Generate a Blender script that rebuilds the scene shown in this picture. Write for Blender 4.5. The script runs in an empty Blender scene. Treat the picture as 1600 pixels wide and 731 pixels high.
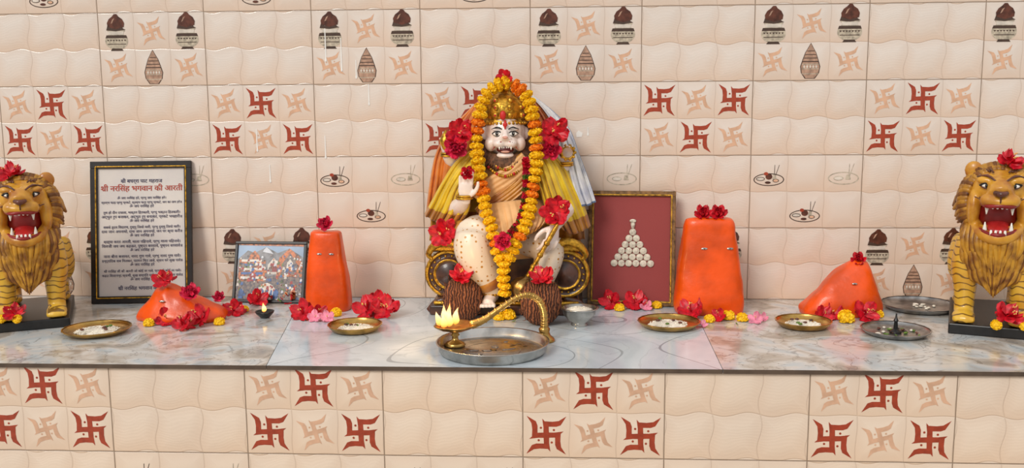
import bpy, math, random, re
from mathutils import Vector as V, Matrix, noise, Euler
random.seed(7)
pi=math.pi
# ---------------------------------------------------------------- materials
def hx(h,a=1):
    h=h.lstrip('#'); c=[int(h[i:i+2],16)/255 for i in (0,2,4)]
    return tuple([(x/12.92 if x<=.04045 else ((x+.055)/1.055)**2.4) for x in c]+[a])
class NT:
    def __init__(s,name):
        s.m=bpy.data.materials.new(name); s.m.use_nodes=True; s.t=s.m.node_tree
        s.b=s.t.nodes['Principled BSDF']
    def n(s,ty,**k):
        n=s.t.nodes.new(ty)
        for a,b in k.items(): setattr(n,a,b)
        return n
    def set(s,inp,v):
        if hasattr(v,'is_linked') or isinstance(v,bpy.types.NodeSocket): s.t.links.new(v,inp)
        else: inp.default_value=v
    def ma(s,op,a,b=0,c=None):
        n=s.n('ShaderNodeMath',operation=op); s.set(n.inputs[0],a); s.set(n.inputs[1],b)
        if c is not None: s.set(n.inputs[2],c)
        return n.outputs[0]
    def mix(s,f,a,b,bt='MIX'):
        n=s.n('ShaderNodeMix',data_type='RGBA',blend_type=bt)
        s.set(n.inputs[0],f); s.set(n.inputs[6],a); s.set(n.inputs[7],b); return n.outputs[2]
    def ramp(s,f,stops):
        n=s.n('ShaderNodeValToRGB'); s.set(n.inputs[0],f); e=n.color_ramp.elements
        while len(e)<len(stops): e.new(.5)
        for el,(p,c) in zip(e,stops): el.position=p; el.color=c
        return n.outputs[0]
    def noise(s,scale,detail=3,vec=None,dist=0):
        n=s.n('ShaderNodeTexNoise'); n.inputs['Scale'].default_value=scale; n.inputs['Detail'].default_value=detail
        n.inputs['Distortion'].default_value=dist
        s.t.links.new(vec if vec is not None else s.obj(),n.inputs['Vector']); return n.outputs['Fac']
    def obj(s):
        if not hasattr(s,'_o'): s._o=s.n('ShaderNodeTexCoord').outputs['Object']
        return s._o
    def bump(s,h,st=.3,d=.01):
        n=s.n('ShaderNodeBump'); n.inputs['Strength'].default_value=st; n.inputs['Distance'].default_value=d
        s.t.links.new(h,n.inputs['Height']); s.t.links.new(n.outputs[0],s.b.inputs['Normal'])
    def col(s,c): s.set(s.b.inputs['Base Color'],c)
_mc={}
def M(name,h,rough=.5,metal=0,var=.12,ns=30,bump=0,coat=0,h2=None,bs=None):
    if name in _mc: return _mc[name]
    t=NT(name); c=hx(h)
    f=t.noise(ns,4)
    d=hx(h2) if h2 else tuple(x*(1-var*2.2) for x in c[:3])+(1,)
    l=c if h2 else tuple(min(1,x*(1+var)) for x in c[:3])+(1,)
    t.col(t.ramp(f,[(.32,d),(.62,l)]))
    t.b.inputs['Roughness'].default_value=rough; t.b.inputs['Metallic'].default_value=metal
    if coat: t.b.inputs['Coat Weight'].default_value=coat; t.b.inputs['Coat Roughness'].default_value=.1
    if bump: t.bump(t.noise(bs or ns*2,4),bump,.01)
    _mc[name]=t.m; return t.m

def tile_mat(name,parity,warm=0):
    t=NT(name); sx=t.n('ShaderNodeSeparateXYZ'); t.t.links.new(t.obj(),sx.inputs[0])
    x,z=sx.outputs[0],sx.outputs[2]; ma=t.ma
    ix=ma('FLOOR',ma('DIVIDE',x,.45)); iz=ma('FLOOR',ma('DIVIDE',z,.3))
    par=ma('FLOORED_MODULO',ma('ADD',ma('ADD',ix,iz),parity+1),2)   # 1 = plain wavy tile
    def edge(v,p):
        return ma('MULTIPLY',ma('ABSOLUTE',ma('SUBTRACT',ma('FRACT',ma('ADD',ma('DIVIDE',v,p),.5)),.5)),p)
    A=ma('ADD',ma('MULTIPLY',par,.005),.002)
    xw=ma('ADD',x,ma('MULTIPLY',A,ma('SINE',ma('MULTIPLY',z,2*pi/.15))))
    zw=ma('ADD',z,ma('MULTIPLY',A,ma('SINE',ma('MULTIPLY',x,2*pi/.15))))
    ce=ma('MINIMUM',edge(xw,.15),edge(zw,.15))
    te=ma('MINIMUM',edge(x,.45),edge(z,.3))
    fine=ma('MULTIPLY',ma('SINE',ma('MULTIPLY',ma('ADD',zw,ma('MULTIPLY',t.noise(9,2),.06)),2*pi/.011)),par)
    cell=t.n('ShaderNodeMapRange',interpolation_type='SMOOTHSTEP'); t.set(cell.inputs[0],ce)
    cell.inputs[1].default_value=0; cell.inputs[2].default_value=.003
    pil=t.n('ShaderNodeMapRange',interpolation_type='SMOOTHSTEP'); t.set(pil.inputs[0],ce)
    pil.inputs[1].default_value=0; pil.inputs[2].default_value=.05
    gro=t.n('ShaderNodeMapRange'); t.set(gro.inputs[0],te); gro.inputs[1].default_value=.0012; gro.inputs[2].default_value=.0022
    fz=ma('FRACT',ma('DIVIDE',zw,.15))
    base=t.mix(fz,hx('#e4cdb9') if not warm else hx('#f2d9bf'),hx('#eae2da') if not warm else hx('#f8ead9'))
    base=t.mix(ma('MULTIPLY',ma('SUBTRACT',1,pil.outputs[0]),.25),base,hx('#dbb596'))
    blot=t.noise(2.2,4)
    base=t.mix(ma('MULTIPLY',t.ramp(blot,[(.4,(0,0,0,1)),(.7,(1,1,1,1))]),.3),base,hx('#d4cac0'))
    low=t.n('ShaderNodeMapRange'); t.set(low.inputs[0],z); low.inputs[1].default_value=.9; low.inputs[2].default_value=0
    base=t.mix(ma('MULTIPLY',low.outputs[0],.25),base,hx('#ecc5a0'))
    base=t.mix(ma('MULTIPLY',ma('SUBTRACT',1,cell.outputs[0]),.22),base,hx('#a98a6e'))
    base=t.mix(ma('MULTIPLY',ma('SUBTRACT',1,gro.outputs[0]),.85),base,hx('#88715c'))
    t.col(base)
    t.b.inputs['Roughness'].default_value=.2
    h=ma('ADD',ma('MULTIPLY',cell.outputs[0],.5),ma('MULTIPLY',pil.outputs[0],.9))
    h=ma('ADD',h,ma('MULTIPLY',fine,.03)); h=ma('ADD',h,gro.outputs[0])
    t.bump(h,.45,.004)
    return t.m
def marble_mat(name,kind):
    t=NT(name); w=t.noise(3.0 if kind=='c' else 4.5,6,dist=1.2)
    if kind=='c':
        c=t.ramp(w,[(.3,hx('#b2bdc4')),(.5,hx('#cad3d8')),(.7,hx('#dfe4e6'))])
        r=t.ma('ABSOLUTE',t.ma('SUBTRACT',t.ma('FRACT',t.ma('MULTIPLY',t.noise(1.5,0),8.0)),.5))
        c=t.mix(t.ma('MULTIPLY',t.ma('LESS_THAN',r,.016),.65),c,hx('#7d868c'))
        r=t.ma('ABSOLUTE',t.ma('SUBTRACT',t.noise(3,5,dist=2.0),.5))
        c=t.mix(t.ramp(r,[(.0,(.3,)*3+(1,)),(.02,(0,0,0,1))]),c,hx('#8d949a'))
    else:
        c=t.ramp(w,[(.28,hx('#8b8781')),(.42,hx('#b8ad9e')),(.52,hx('#d6d2cb')),(.62,hx('#c0c8ca')),(.75,hx('#a8957f'))])
        r=t.ma('ABSOLUTE',t.ma('SUBTRACT',t.noise(5,5,dist=2.0),.5))
        c=t.mix(t.ramp(r,[(.0,(.55,)*3+(1,)),(.018,(0,0,0,1))]),c,hx('#6a6156'))
    t.col(c); t.b.inputs['Roughness'].default_value=.12; t.b.inputs['Specular IOR Level'].default_value=.6
    return t.m
# ---------------------------------------------------------------- mesh helpers
def cr(P,res):
    """catmull-rom resample of list of tuples"""
    P=[tuple(p) for p in P]; n=len(P); out=[]
    if n<3:
        for i in range(n-1):
            for k in range(res): out.append(tuple(a+(b-a)*k/res for a,b in zip(P[i],P[i+1])))
        out.append(P[-1]); return out
    for i in range(n-1):
        p0=P[max(i-1,0)];p1=P[i];p2=P[i+1];p3=P[min(i+2,n-1)]
        for k in range(res):
            t=k/res;out.append(tuple(.5*(2*b+(c-a)*t+(2*a-5*b+4*c-d)*t*t+(-a+3*b-3*c+d)*t**3) for a,b,c,d in zip(p0,p1,p2,p3)))
    out.append(P[-1]); return out
def tube(P,R,seg=10,res=4,sq=1.0,up=None):
    if not hasattr(R,'__len__'): R=[R]*len(P)
    Q=cr([tuple(p)+(r,) for p,r in zip(P,R)],res)
    pts=[V(q[:3]) for q in Q]; rr=[max(q[3],1e-4) for q in Q]; n=len(pts)
    vs=[];fs=[]
    T=[(pts[min(i+1,n-1)]-pts[max(i-1,0)]).normalized() for i in range(n)]
    u=V(up) if up else (V((0,0,1)) if abs(T[0].z)<.9 else V((0,-1,0)))
    for i in range(n):
        a=(u-T[i]*u.dot(T[i])); a=a.normalized() if a.length>1e-6 else T[i].orthogonal().normalized()
        u=a; b=T[i].cross(a)
        for k in range(seg):
            th=2*pi*k/seg; vs.append(pts[i]+(a*math.cos(th)*sq+b*math.sin(th))*rr[i])
    for i in range(n-1):
        for k in range(seg):
            k2=(k+1)%seg; fs.append((i*seg+k,i*seg+k2,(i+1)*seg+k2,(i+1)*seg+k))
    vs+= [pts[0]-T[0]*rr[0]*.5,pts[-1]+T[-1]*rr[-1]*.5]; a=n*seg
    for k in range(seg):
        k2=(k+1)%seg; fs.append((a,k2,k)); fs.append((a+1,(n-1)*seg+k,(n-1)*seg+k2))
    return vs,fs
def ell(c,r,nu=16,nv=10,rot=None):
    if not hasattr(r,'__len__'): r=(r,r,r)
    vs=[];fs=[];c=V(c)
    R=Euler(rot).to_matrix() if rot else None
    def f(p):
        p=V(p); 
        if R: p=R@p
        return p+c
    vs.append(f((0,0,r[2])))
    for j in range(1,nv):
        ph=pi*j/nv
        for i in range(nu):
            th=2*pi*i/nu; vs.append(f((r[0]*math.sin(ph)*math.cos(th),r[1]*math.sin(ph)*math.sin(th),r[2]*math.cos(ph))))
    vs.append(f((0,0,-r[2]))); L=len(vs)-1
    for i in range(nu):
        i2=(i+1)%nu; fs.append((0,1+i,1+i2)); fs.append((L,L-nu+i2,L-nu+i))
        for j in range(nv-2): a=1+j*nu; fs.append((a+i,a+nu+i,a+nu+i2,a+i2))
    return vs,fs
def lathe(pr,seg=32,c=(0,0,0),mod=None,cap=True):
    vs=[];fs=[];c=V(c);n=len(pr)
    for j,(r,z) in enumerate(pr):
        for i in range(seg):
            th=2*pi*i/seg; q=r*(mod(th,z) if mod else 1); vs.append(c+V((q*math.cos(th),q*math.sin(th),z)))
    for j in range(n-1):
        for i in range(seg):
            i2=(i+1)%seg; fs.append((j*seg+i,j*seg+i2,(j+1)*seg+i2,(j+1)*seg+i))
    if cap and pr[0][0]>1e-6: vs.append(c+V((0,0,pr[0][1]))); a=len(vs)-1; fs+= [(a,(i+1)%seg,i) for i in range(seg)]
    if cap and pr[-1][0]>1e-6: vs.append(c+V((0,0,pr[-1][1]))); a=len(vs)-1; fs+= [(a,(n-1)*seg+i,(n-1)*seg+(i+1)%seg) for i in range(seg)]
    return vs,fs
def loft(secs,seg=28,e=2.0,res=3):
    """secs (cx,cy,cz,rx,ry) horizontal super-ellipses"""
    Q=cr(secs,res);vs=[];fs=[]
    for q in Q:
        for i in range(seg):
            th=2*pi*i/seg;ca,sa=math.cos(th),math.sin(th)
            vs.append(V((q[0]+q[3]*math.copysign(abs(ca)**(2/e),ca),q[1]+q[4]*math.copysign(abs(sa)**(2/e),sa),q[2])))
    n=len(Q)
    for j in range(n-1):
        for i in range(seg):
            i2=(i+1)%seg; fs.append((j*seg+i,j*seg+i2,(j+1)*seg+i2,(j+1)*seg+i))
    for j,o in ((0,1),(n-1,0)):
        q=Q[j]; vs.append(V((q[0],q[1],q[2]))); a=len(vs)-1
        fs+= [((a,j*seg+(i+1)%seg,j*seg+i) if o else (a,j*seg+i,j*seg+(i+1)%seg)) for i in range(seg)]
    return vs,fs
def box(c,s,rot=None):
    c=V(c);R=Euler(rot).to_matrix() if rot else Matrix.Identity(3)
    vs=[c+R@V((x*s[0]/2,y*s[1]/2,z*s[2]/2)) for x in(-1,1) for y in(-1,1) for z in(-1,1)]
    return vs,[(0,1,3,2),(4,6,7,5),(0,4,5,1),(2,3,7,6),(0,2,6,4),(1,5,7,3)]
def grid(f,nu,nv):
    vs=[V(f(i/nu,j/nv)) for j in range(nv+1) for i in range(nu+1)]
    fs=[(j*(nu+1)+i,j*(nu+1)+i+1,(j+1)*(nu+1)+i+1,(j+1)*(nu+1)+i) for j in range(nv) for i in range(nu)]
    return vs,fs
class MB:
    def __init__(s,mats): s.v=[];s.f=[];s.m=[];s.mats=mats
    def add(s,g,mi=0,Mx=None):
        vs,fs=g;o=len(s.v)
        s.v+=[Mx@v for v in vs] if Mx is not None else [V(v) for v in vs]
        for f in fs: s.f.append(tuple(o+i for i in f))
        if hasattr(mi,'__call__'): s.m+=[mi(k) for k in range(len(fs))]
        else: s.m+=[int(mi)]*len(fs)
        return s
    def obj(s,name,parent=None,smooth=True,org=(0,0,0),bevel=0,remesh=0,sub=0,smo=0,solid=0,ang=None):
        me=bpy.data.meshes.new(name); o_=V(org)
        me.from_pydata([tuple(v-o_) for v in s.v],[],s.f)
        for m in s.mats: me.materials.append(m)
        me.polygons.foreach_set('material_index',s.m)
        me.polygons.foreach_set('use_smooth',[smooth]*len(s.f)); me.update()
        if ang: 
            try: me.set_sharp_from_angle(angle=ang)
            except Exception: pass
        o=bpy.data.objects.new(name,me); bpy.context.collection.objects.link(o); o.location=o_
        if parent:
            o.parent=parent; o.matrix_parent_inverse=Matrix.Translation(-parent.location)
        if solid: q=o.modifiers.new('s','SOLIDIFY'); q.thickness=solid
        if bevel: q=o.modifiers.new('b','BEVEL'); q.width=bevel; q.segments=2; q.limit_method='ANGLE'
        if remesh:
            q=o.modifiers.new('r','REMESH'); q.mode='VOXEL'; q.voxel_size=remesh; q.use_smooth_shade=True
            q=o.modifiers.new('sm','SMOOTH'); q.factor=.5; q.iterations=smo or 4
        if sub: q=o.modifiers.new('ss','SUBSURF'); q.levels=sub; q.render_levels=sub
        return o
def empty(name,loc):
    o=bpy.data.objects.new(name,None); o.empty_display_size=.05; o.location=loc; bpy.context.collection.objects.link(o); return o
# ---------------------------------------------------------------- camera (solved from the tile grid)
C=V((.1446,-3.9544,.8558)); yw,pt,rl=-.0569,.1455,-.0075
fw=V((math.sin(yw)*math.cos(pt),math.cos(yw)*math.cos(pt),-math.sin(pt)))
rt=fw.cross(V((0,0,1))).normalized(); up=rt.cross(fw)
r_=rt*math.cos(rl)+up*math.sin(rl); u_=up*math.cos(rl)-rt*math.sin(rl)
cd=bpy.data.cameras.new('camera'); cam=bpy.data.objects.new('camera',cd); bpy.context.collection.objects.link(cam)
Mx=Matrix((r_,u_,-fw)).transposed().to_4x4(); Mx.translation=C; cam.matrix_world=Mx
cd.sensor_width=36; cd.lens=36*1491/1600; cd.clip_start=.05; bpy.context.scene.camera=cam
def g(a,b,z=0):
    """survey point -> position on the platform (height z)"""
    d=fw*1491+r_*(a-800)-u_*(b-365.5); t=(z-C.z)/d.z; return C+d*t
# ---------------------------------------------------------------- shell
wall_t=tile_mat('glazed_wall_tile',0); riser_t=tile_mat('glazed_riser_tile',1,1)
P_red=M('print_red','#a8432a',.3,var=.08,ns=60); P_pe=M('print_peach','#dfb292',.3,var=.06)
P_br=M('print_brown','#5f3426',.3,var=.25,ns=40); P_gr=M('print_grey','#bfb29d',.3,var=.2,ns=60)
P_dk=M('print_dark','#4d3a30',.3,var=.1); P_pk=M('print_pinkbrown','#b8937c',.3,var=.15,ns=60); P_li=M('print_light','#ddd2c4',.3,var=.1)
P_wh=M('paint_drip_white','#f2efe9',.5,var=.03)
PM=[P_red,P_pe,P_br,P_gr,P_dk,P_pk,P_li,P_wh]
SW=[(-.14,0),(.14,0),(.12,.44),(.5,.44),(.72,.52),(1.0,.98),(.62,.74),(.3,.7),(-.08,.72),(-.2,.86),(-.14,.4)]
def poly(mb,pts,cx,y,cz,mi,sc=1,rot=0,lay=0):
    ca,sa=math.cos(rot),math.sin(rot)
    vs=[V((cx+sc*(px*ca-pz*sa),y-.0006-.0003*lay,cz+sc*(px*sa+pz*ca))) for px,pz in pts]
    mb.add((vs,[tuple(range(len(vs)))]),mi)
def circ(rx,rz,n=18,cx=0,cz=0): return [(cx+rx*math.cos(2*pi*i/n),cz+rz*math.sin(2*pi*i/n)) for i in range(n)]
def swas(mb,cx,y,cz,mi,sc,rot=0):
    for k in range(4):
        a=rot-k*pi/2; poly(mb,SW,cx,y,cz,mi,sc,a,k*.15)
        d=V((.38*math.cos(a)-.27*math.sin(a),.38*math.sin(a)+.27*math.cos(a)))
        poly(mb,circ(.06,.06,8),cx+sc*d.x,y,cz+sc*d.y,mi,sc)
def kalash(mb,cx,y,cz):
    po=lambda p,mi,l: poly(mb,[(a*1.14,b) for a,b in p],cx,y,cz,mi,1,0,l)
    po(circ(.043,.036,24,0,-.04),3,0); po([(-.018,-.07),(.018,-.07),(.024,-.08),(-.024,-.08)],4,1)
    po([(-.041,-.028),(.041,-.028),(.037,-.016),(-.037,-.016)],4,1)
    for k in range(7): po([(-.036+k*.0105,-.034),(-.027+k*.0105,-.034),(-.0315+k*.0105,-.041)],4,1)
    po([(-.035,-.051),(.035,-.051),(.034,-.054),(-.034,-.054)],4,1)
    po([(-.026,-.014),(.026,-.014),(.029,.0),(-.029,.0)],6,2); po([(-.033,-.0),(.033,0),(.03,.008),(-.03,.008)],3,3)
    po([(-.036,.004),(-.03,.026),(-.016,.012),(-.006,.03),(.008,.012),(.02,.03),(.026,.012),(.036,.006),(0,.0)],4,4)
    po([(-.03,.018),(-.032,.034),(-.024,.05),(-.012,.06),(-.004,.07),(.006,.07),(.012,.06),(.025,.05),(.032,.034),(.03,.018),(0,.008)],2,5)
    po([(-.018,.03),(-.011,.048),(-.003,.053),(-.012,.034)],5,6)
def kalash2(mb,cx,y,cz):
    po=lambda p,mi,l: poly(mb,p,cx,y,cz,mi,1,0,l)
    po([(-.02,-.068),(.02,-.068),(.036,-.045),(.04,-.02),(.034,.0),(-.034,0),(-.04,-.02),(-.036,-.045)],4,0)
    po([(-.017,-.066),(.017,-.066),(.033,-.044),(.037,-.02),(.031,-.002),(-.031,-.002),(-.037,-.02),(-.033,-.044)],5,1)
    for zz in(-.05,-.03,-.012): po([(-.033,zz),(.033,zz),(.033,zz+.003),(-.033,zz+.003)],3,2)
    for k in range(5): po(circ(.004,.006,8,-.024+k*.012,-.02),6,3)
    po([(-.034,0),(.034,0),(.03,.012),(.022,.035),(.01,.056),(0,.074),(-.01,.056),(-.022,.035),(-.03,.012)],4,1)
    po([(-.031,.002),(.031,.002),(.027,.012),(.02,.034),(.009,.054),(0,.07),(-.009,.054),(-.02,.034),(-.027,.012)],5,2)
    for zz,w in((.012,.026),(.026,.021),(.04,.014)): po([(-w,zz),(w,zz),(w,zz+.003),(-w,zz+.003)],4,3)
def thali(mb,cx,y,cz,faint):
    o=3 if faint else 4
    ring=circ(.062,.026,32); inn=circ(.058,.0225,32)
    n=32;vs=[V((cx+a,y-.0007,cz-.025+b)) for a,b in ring]+[V((cx+a,y-.0007,cz-.025+b)) for a,b in inn]
    mb.add((vs,[(i,(i+1)%n,n+(i+1)%n,n+i) for i in range(n)]),o)
    po=lambda p,mi,l: poly(mb,p,cx,y,cz-.025,mi,1,0,l)
    for sgn,tx in((1,.03),(1,.012)): po([(.02*sgn,.0),(.0225*sgn,.0),(tx+.012,.06),(tx+.010,.06)],o,1)
    if faint:
        po(circ(.02,.009,14,-.02,0),3,2); po(circ(.017,.0065,14,-.02,.0),6,3); po([(.008,-.005),(.03,-.005),(.024,.015),(.012,.015)],3,2)
    else:
        po(circ(.018,.008,14,-.034,.003),4,2); po(circ(.015,.0055,14,-.034,.003),6,3)
        po(circ(.014,.012,14,0,.012),2,2); po(circ(.009,.007,12,-.012,.024),0,3); po(circ(.013,.007,14,.028,-.004),4,3)
        po(circ(.01,.005,12,.028,-.004),1,4); po(circ(.012,.005,12,-.004,-.012),2,4); po([(.014,.002),(.03,.002),(.026,.02),(.018,.02)],3,4)
def prints(ox,y,oz,tiles,name,parent):
    mb=MB(PM)
    for i,j,kind in tiles:
        X=[ox+.45*i+.075+.15*k for k in range(3)]; Z=[oz+.3*j+.225,oz+.3*j+.075]
        if kind in'AB':
            for r in range(2):
                for c in range(3):
                    dark=(r+c)%2==(1 if kind=='A' else 0)
                    swas(mb,X[c],y,Z[r],0 if dark else 1,.064 if dark else .052,0 if dark else .25)
        elif kind=='K':
            kalash(mb,X[0],y,Z[0]); kalash(mb,X[2],y,Z[0]+.005); kalash2(mb,X[1],y,Z[1])
            for a,b in((X[1],Z[0]),(X[0],Z[1]),(X[2],Z[1])): swas(mb,a,y,b,1,.05,.25)
        else:
            thali(mb,X[0],y,Z[0],0); thali(mb,X[2],y,Z[0]+.005,1); thali(mb,X[1],y,Z[1],0)
    return mb.obj(name,parent,smooth=False)
wall=MB([wall_t]).add(([V((-3.6,0,-.3)),V((3.6,0,-.3)),V((3.6,0,2.1)),V((-3.6,0,2.1)),V((-3.6,.1,-.3)),V((3.6,.1,-.3)),V((3.6,.1,2.1)),V((-3.6,.1,2.1))],[(0,1,2,3),(5,4,7,6),(4,0,3,7),(1,5,6,2),(3,2,6,7),(4,5,1,0)])).obj('wall_back',None,False,org=(0,0,.0014))
tl=[]
for i in range(-8,8):
    for j in range(0,6):
        if (i+j)%2:
            tl.append((i,j,{0:'K',1:'T',2:'B' if i==1 else 'A',3:'K',4:'T',5:'A'}[j]))
prints(0,0,.0014,tl,'tile_prints',wall)
mb=MB([P_wh])
for x,z0,z1 in[(-.845,1.0,1.16),(-.78,.96,1.09),(-.72,.93,1.0),(-.86,.6,.69),(-1.15,.63,.72),(-1.1,.5,.57),(-.67,.82,.9),(.235,.69,.72)]:
    w=.0028; mb.add(([V((x-w,-.0016,z0)),V((x+w,-.0016,z0)),V((x+w*.6,-.0016,z1)),V((x-w*.6,-.0016,z1))],[(0,1,2,3)])); mb.add(ell((x,-.0016,z0),(w*1.5,.0005,w*2.5),8,5))
mb.obj('paint_drips',wall,False)
mb=MB([P_wh]); poly(mb,[(-.012,-.012),(.01,-.01),(.014,.006),(-.004,.016),(-.013,.006)],.20,0,.69,0,lay=3); mb.obj('paper_scrap',wall,False)
plat=empty('altar_platform',(0,-.51,0))
mc=marble_mat('marble_slab_center','c'); ms=marble_mat('marble_slab_side','s')
edge=M('slab_edge_dark','#5b4a3c',.6,ns=20)
YF=-1.022
for nm,a0,a1,c0,c1,m_ in(('slab_1',-3.6,-3.6,-.816,-.985,ms),('slab_2',-.814,-.983,.634,.66,mc),('slab_3',.636,.662,3.6,3.6,ms)):
    y0=YF-.012; vs=[V((a0,y0,0)),V((c0,y0,0)),V((c1,0,0)),V((a1,0,0))]; vs+=[v-V((0,0,.014)) for v in vs]
    b=MB([m_,edge]); b.add((vs,[(0,1,2,3),(7,6,5,4),(0,4,5,1),(1,5,6,2),(2,6,7,3),(3,7,4,0)]),lambda k:1 if k==2 else 0)
    b.obj(nm,plat,False,org=((a0+c0)/2,YF/2,0))
ris=MB([riser_t]).add(box((0,YF/2-.0,-.4075),(7.2,-YF,.785))).obj('riser_tiles',plat,False,org=(.0077,YF,-.3004))
rt_=[]
for i in range(-8,8):
    for j in(0,-1,-2):
        if (i+j)%2==0: rt_.append((i,j,{0:'A',-1:'T',-2:'K'}[j]))
prints(.0077,YF,-.3004,rt_,'riser_prints',plat)
fl=MB([M('floor_stone','#8f8477',.5,ns=4,var=.15)]).add(([V((-6,-7,-.8)),V((6,-7,-.8)),V((6,.1,-.8)),V((-6,.1,-.8))],[(0,1,2,3)])).obj('floor',None,False)
# ---------------------------------------------------------------- common materials
RED=M('hibiscus_red','#cf1226',.45,var=.2,ns=60); PNK=M('rose_pink','#d9234a',.5,var=.2,ns=60); LPK=M('pale_pink','#ec8fa6',.5,var=.2)
YEL=M('marigold_yellow','#fcc80a',.6,var=.08,ns=120); ORG=M('marigold_orange','#f58a0c',.6,var=.1,ns=120)
GRN=M('leaf_green','#5c7a2a',.5); STA=M('stamen_yellow','#f2c66a',.5)
FM=[RED,PNK,LPK,YEL,ORG,GRN,STA]
BR=M('brass','#c29a55',.28,.95,var=.2,ns=18,bump=.1); BRD=M('brass_old','#8c6c3c',.35,.9,var=.3,ns=25,bump=.15)
ST=M('steel','#b9b6b0',.22,.95,var=.18,ns=15); STD=M('steel_worn','#a19e9b',.3,.9,var=.25,ns=20)
GOLD=M('gold_paint','#cf9c33',.35,.75,var=.3,ns=60,bump=.2)
ORS=M('sindoor_orange','#ee5200',.38,var=.12,ns=9,bump=.6,bs=14,coat=.15)
RICE=M('rice_grains','#e8e0cf',.6); BLK=M('black_paint','#1b1a1a',.35,var=.2)
def flame_mat():
    t=NT('flame'); s=t.n('ShaderNodeSeparateXYZ'); t.t.links.new(t.n('ShaderNodeTexCoord').outputs['Generated'],s.inputs[0])
    c=t.ramp(s.outputs[2],[(0,hx('#ff7a10')),(.25,hx('#ffc56a')),(.55,hx('#ffdc98')),(1,hx('#ff9a28'))])
    t.t.links.new(c,t.b.inputs['Emission Color']); t.b.inputs['Emission Strength'].default_value=2.1; t.col((0,0,0,1)); return t.m
FIRE=flame_mat()
def petal_t(w=.42,L=1,ruf=.1,cup=.35,ph=0):
    def f(a,s):
        t=(a-.5)*2; wd=w*math.sin(pi*min(1,s*.86+.1))**.7*(.35+.85*s)
        return (t*wd, s*L, cup*s*s+.12*s-.1*t*t*s+ruf*s*math.sin(5*t+ph)*s)
    return grid(f,6,6)
def hib(seed):
    random.seed(seed); b=[]
    for k in range(5):
        vs,fs=petal_t(.5,1,.14,random.uniform(.15,.5),random.uniform(0,6))
        R=Matrix.Rotation(2*pi*k/5+random.uniform(-.15,.15),3,'Z')@Matrix.Rotation(random.uniform(-.1,.35),3,'X')
        b.append(([R@v for v in vs],fs,0))
    q=tube([(0,0,0),(.05,.05,.5),(.15,.1,.95)],[.05,.04,.05],6,2); b.append((q[0],q[1],0))
    for k in range(8):
        q=ell((.12+random.uniform(-.1,.1),.08+random.uniform(-.1,.1),.75+.05*k*.7),.045,6,4); b.append((q[0],q[1],1))
    return b
HB=[hib(i) for i in range(4)]
def rosy(seed):
    random.seed(seed);b=[]
    for ring,(n,tilt,L) in enumerate([(6,.15,1),(6,.7,.85),(5,1.1,.65),(4,1.35,.5)]):
        for k in range(n):
            vs,fs=petal_t(.45,L,.16,.3,random.uniform(0,6)); R=Matrix.Rotation(2*pi*k/n+ring*.5+random.uniform(-.2,.2),3,'Z')@Matrix.Rotation(tilt+random.uniform(-.1,.1),3,'X')
            b.append(([R@v for v in vs],fs,0))
    return b
RS=[rosy(i) for i in range(3)]
def mari():
    b=[];random.seed(3)
    q=ell((0,0,0),(.84,.84,.6),12,8); b.append((q[0],q[1]))
    for k in range(90):
        z=1-2*(k+.5)/90; r=math.sqrt(1-z*z); th=k*2.39996
        n=V((r*math.cos(th),r*math.sin(th),z*.75)); 
        Rm=n.normalized().to_track_quat('Z','Y').to_matrix()@Matrix.Rotation(random.uniform(0,6),3,'Z')
        vs=[Rm@V((x,y,h))+n*.8 for x,y,h in((-.16,0,0),(-.2,.05,.14),(0,.1,.2),(.2,.05,.14),(.16,0,0))]
        b.append((vs,[(0,1,2),(0,2,4),(2,3,4)]))
    vs=[];fs=[]
    for a,f in b:
        o=len(vs);vs+=a;fs+=[tuple(o+i for i in t) for t in f]
    return vs,fs
MG=mari()
def place(pos,nrm,size,spin=None):
    n=V(nrm).normalized(); R=n.to_track_quat('Z','Y').to_matrix()@Matrix.Rotation(random.uniform(0,6) if spin is None else spin,3,'Z')
    m=(R*size).to_4x4(); m.translation=V(pos); return m
def fl_h(mb,pos,nrm,size,c=0):
    m=place(pos,nrm,size)
    for vs,fs,k in random.choice(HB): mb.add((vs,fs),c if k==0 else 6,m)
def fl_r(mb,pos,nrm,size,c=1):
    m=place(pos,nrm,size)
    for vs,fs,k in random.choice(RS): mb.add((vs,fs),c,m)
def fl_m(mb,pos,nrm,size,c=3,flat=1):
    m=place(pos,nrm,size)
    if flat!=1: m=m@Matrix.Diagonal((1,1,flat,1))
    mb.add(MG,c,m)
def heap(name,items,par=None):
    mb=MB(FM); p0=None
    for it in items:
        a,b,k,s=it[:4]
        sz=s/2/405
        zz=sz*.45
        p=g(a,b+s*.18,0)
        p=V((p.x,p.y,zz))
        if p0 is None: p0=V((p.x,p.y,0))
        nr=V((random.uniform(-.4,.4),-.8,random.uniform(.5,1)))
        if k=='h':
            fl_h(mb,p,nr,sz*1.1); 
            if s>=34: fl_h(mb,p+V((random.uniform(-.4,.4)*sz,.3*sz,-.1*sz)),V((random.uniform(-1,1),-.4,.5)),sz*.85)
        elif k=='r': fl_r(mb,p,nr,sz,1)
        elif k=='R': fl_r(mb,p,nr,sz,0)
        elif k=='p': fl_h(mb,p,nr,sz*1.1,2)
        elif k=='m': fl_m(mb,p,nr,sz,3)
        elif k=='o': fl_m(mb,p,nr,sz,4)
        elif k=='l':
            q=petal_t(.25,1,.05,.2); mb.add(q,5,place(p,(random.uniform(-.5,.5),-.4,1),sz))
    zmin=min(v.z for v in mb.v)
    if zmin<.001:
        for v in mb.v:
            if v.z<.002: v.z=.002+ (v.z-zmin)*.02
    return mb.obj(name,par,True,org=tuple(p0))
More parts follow.
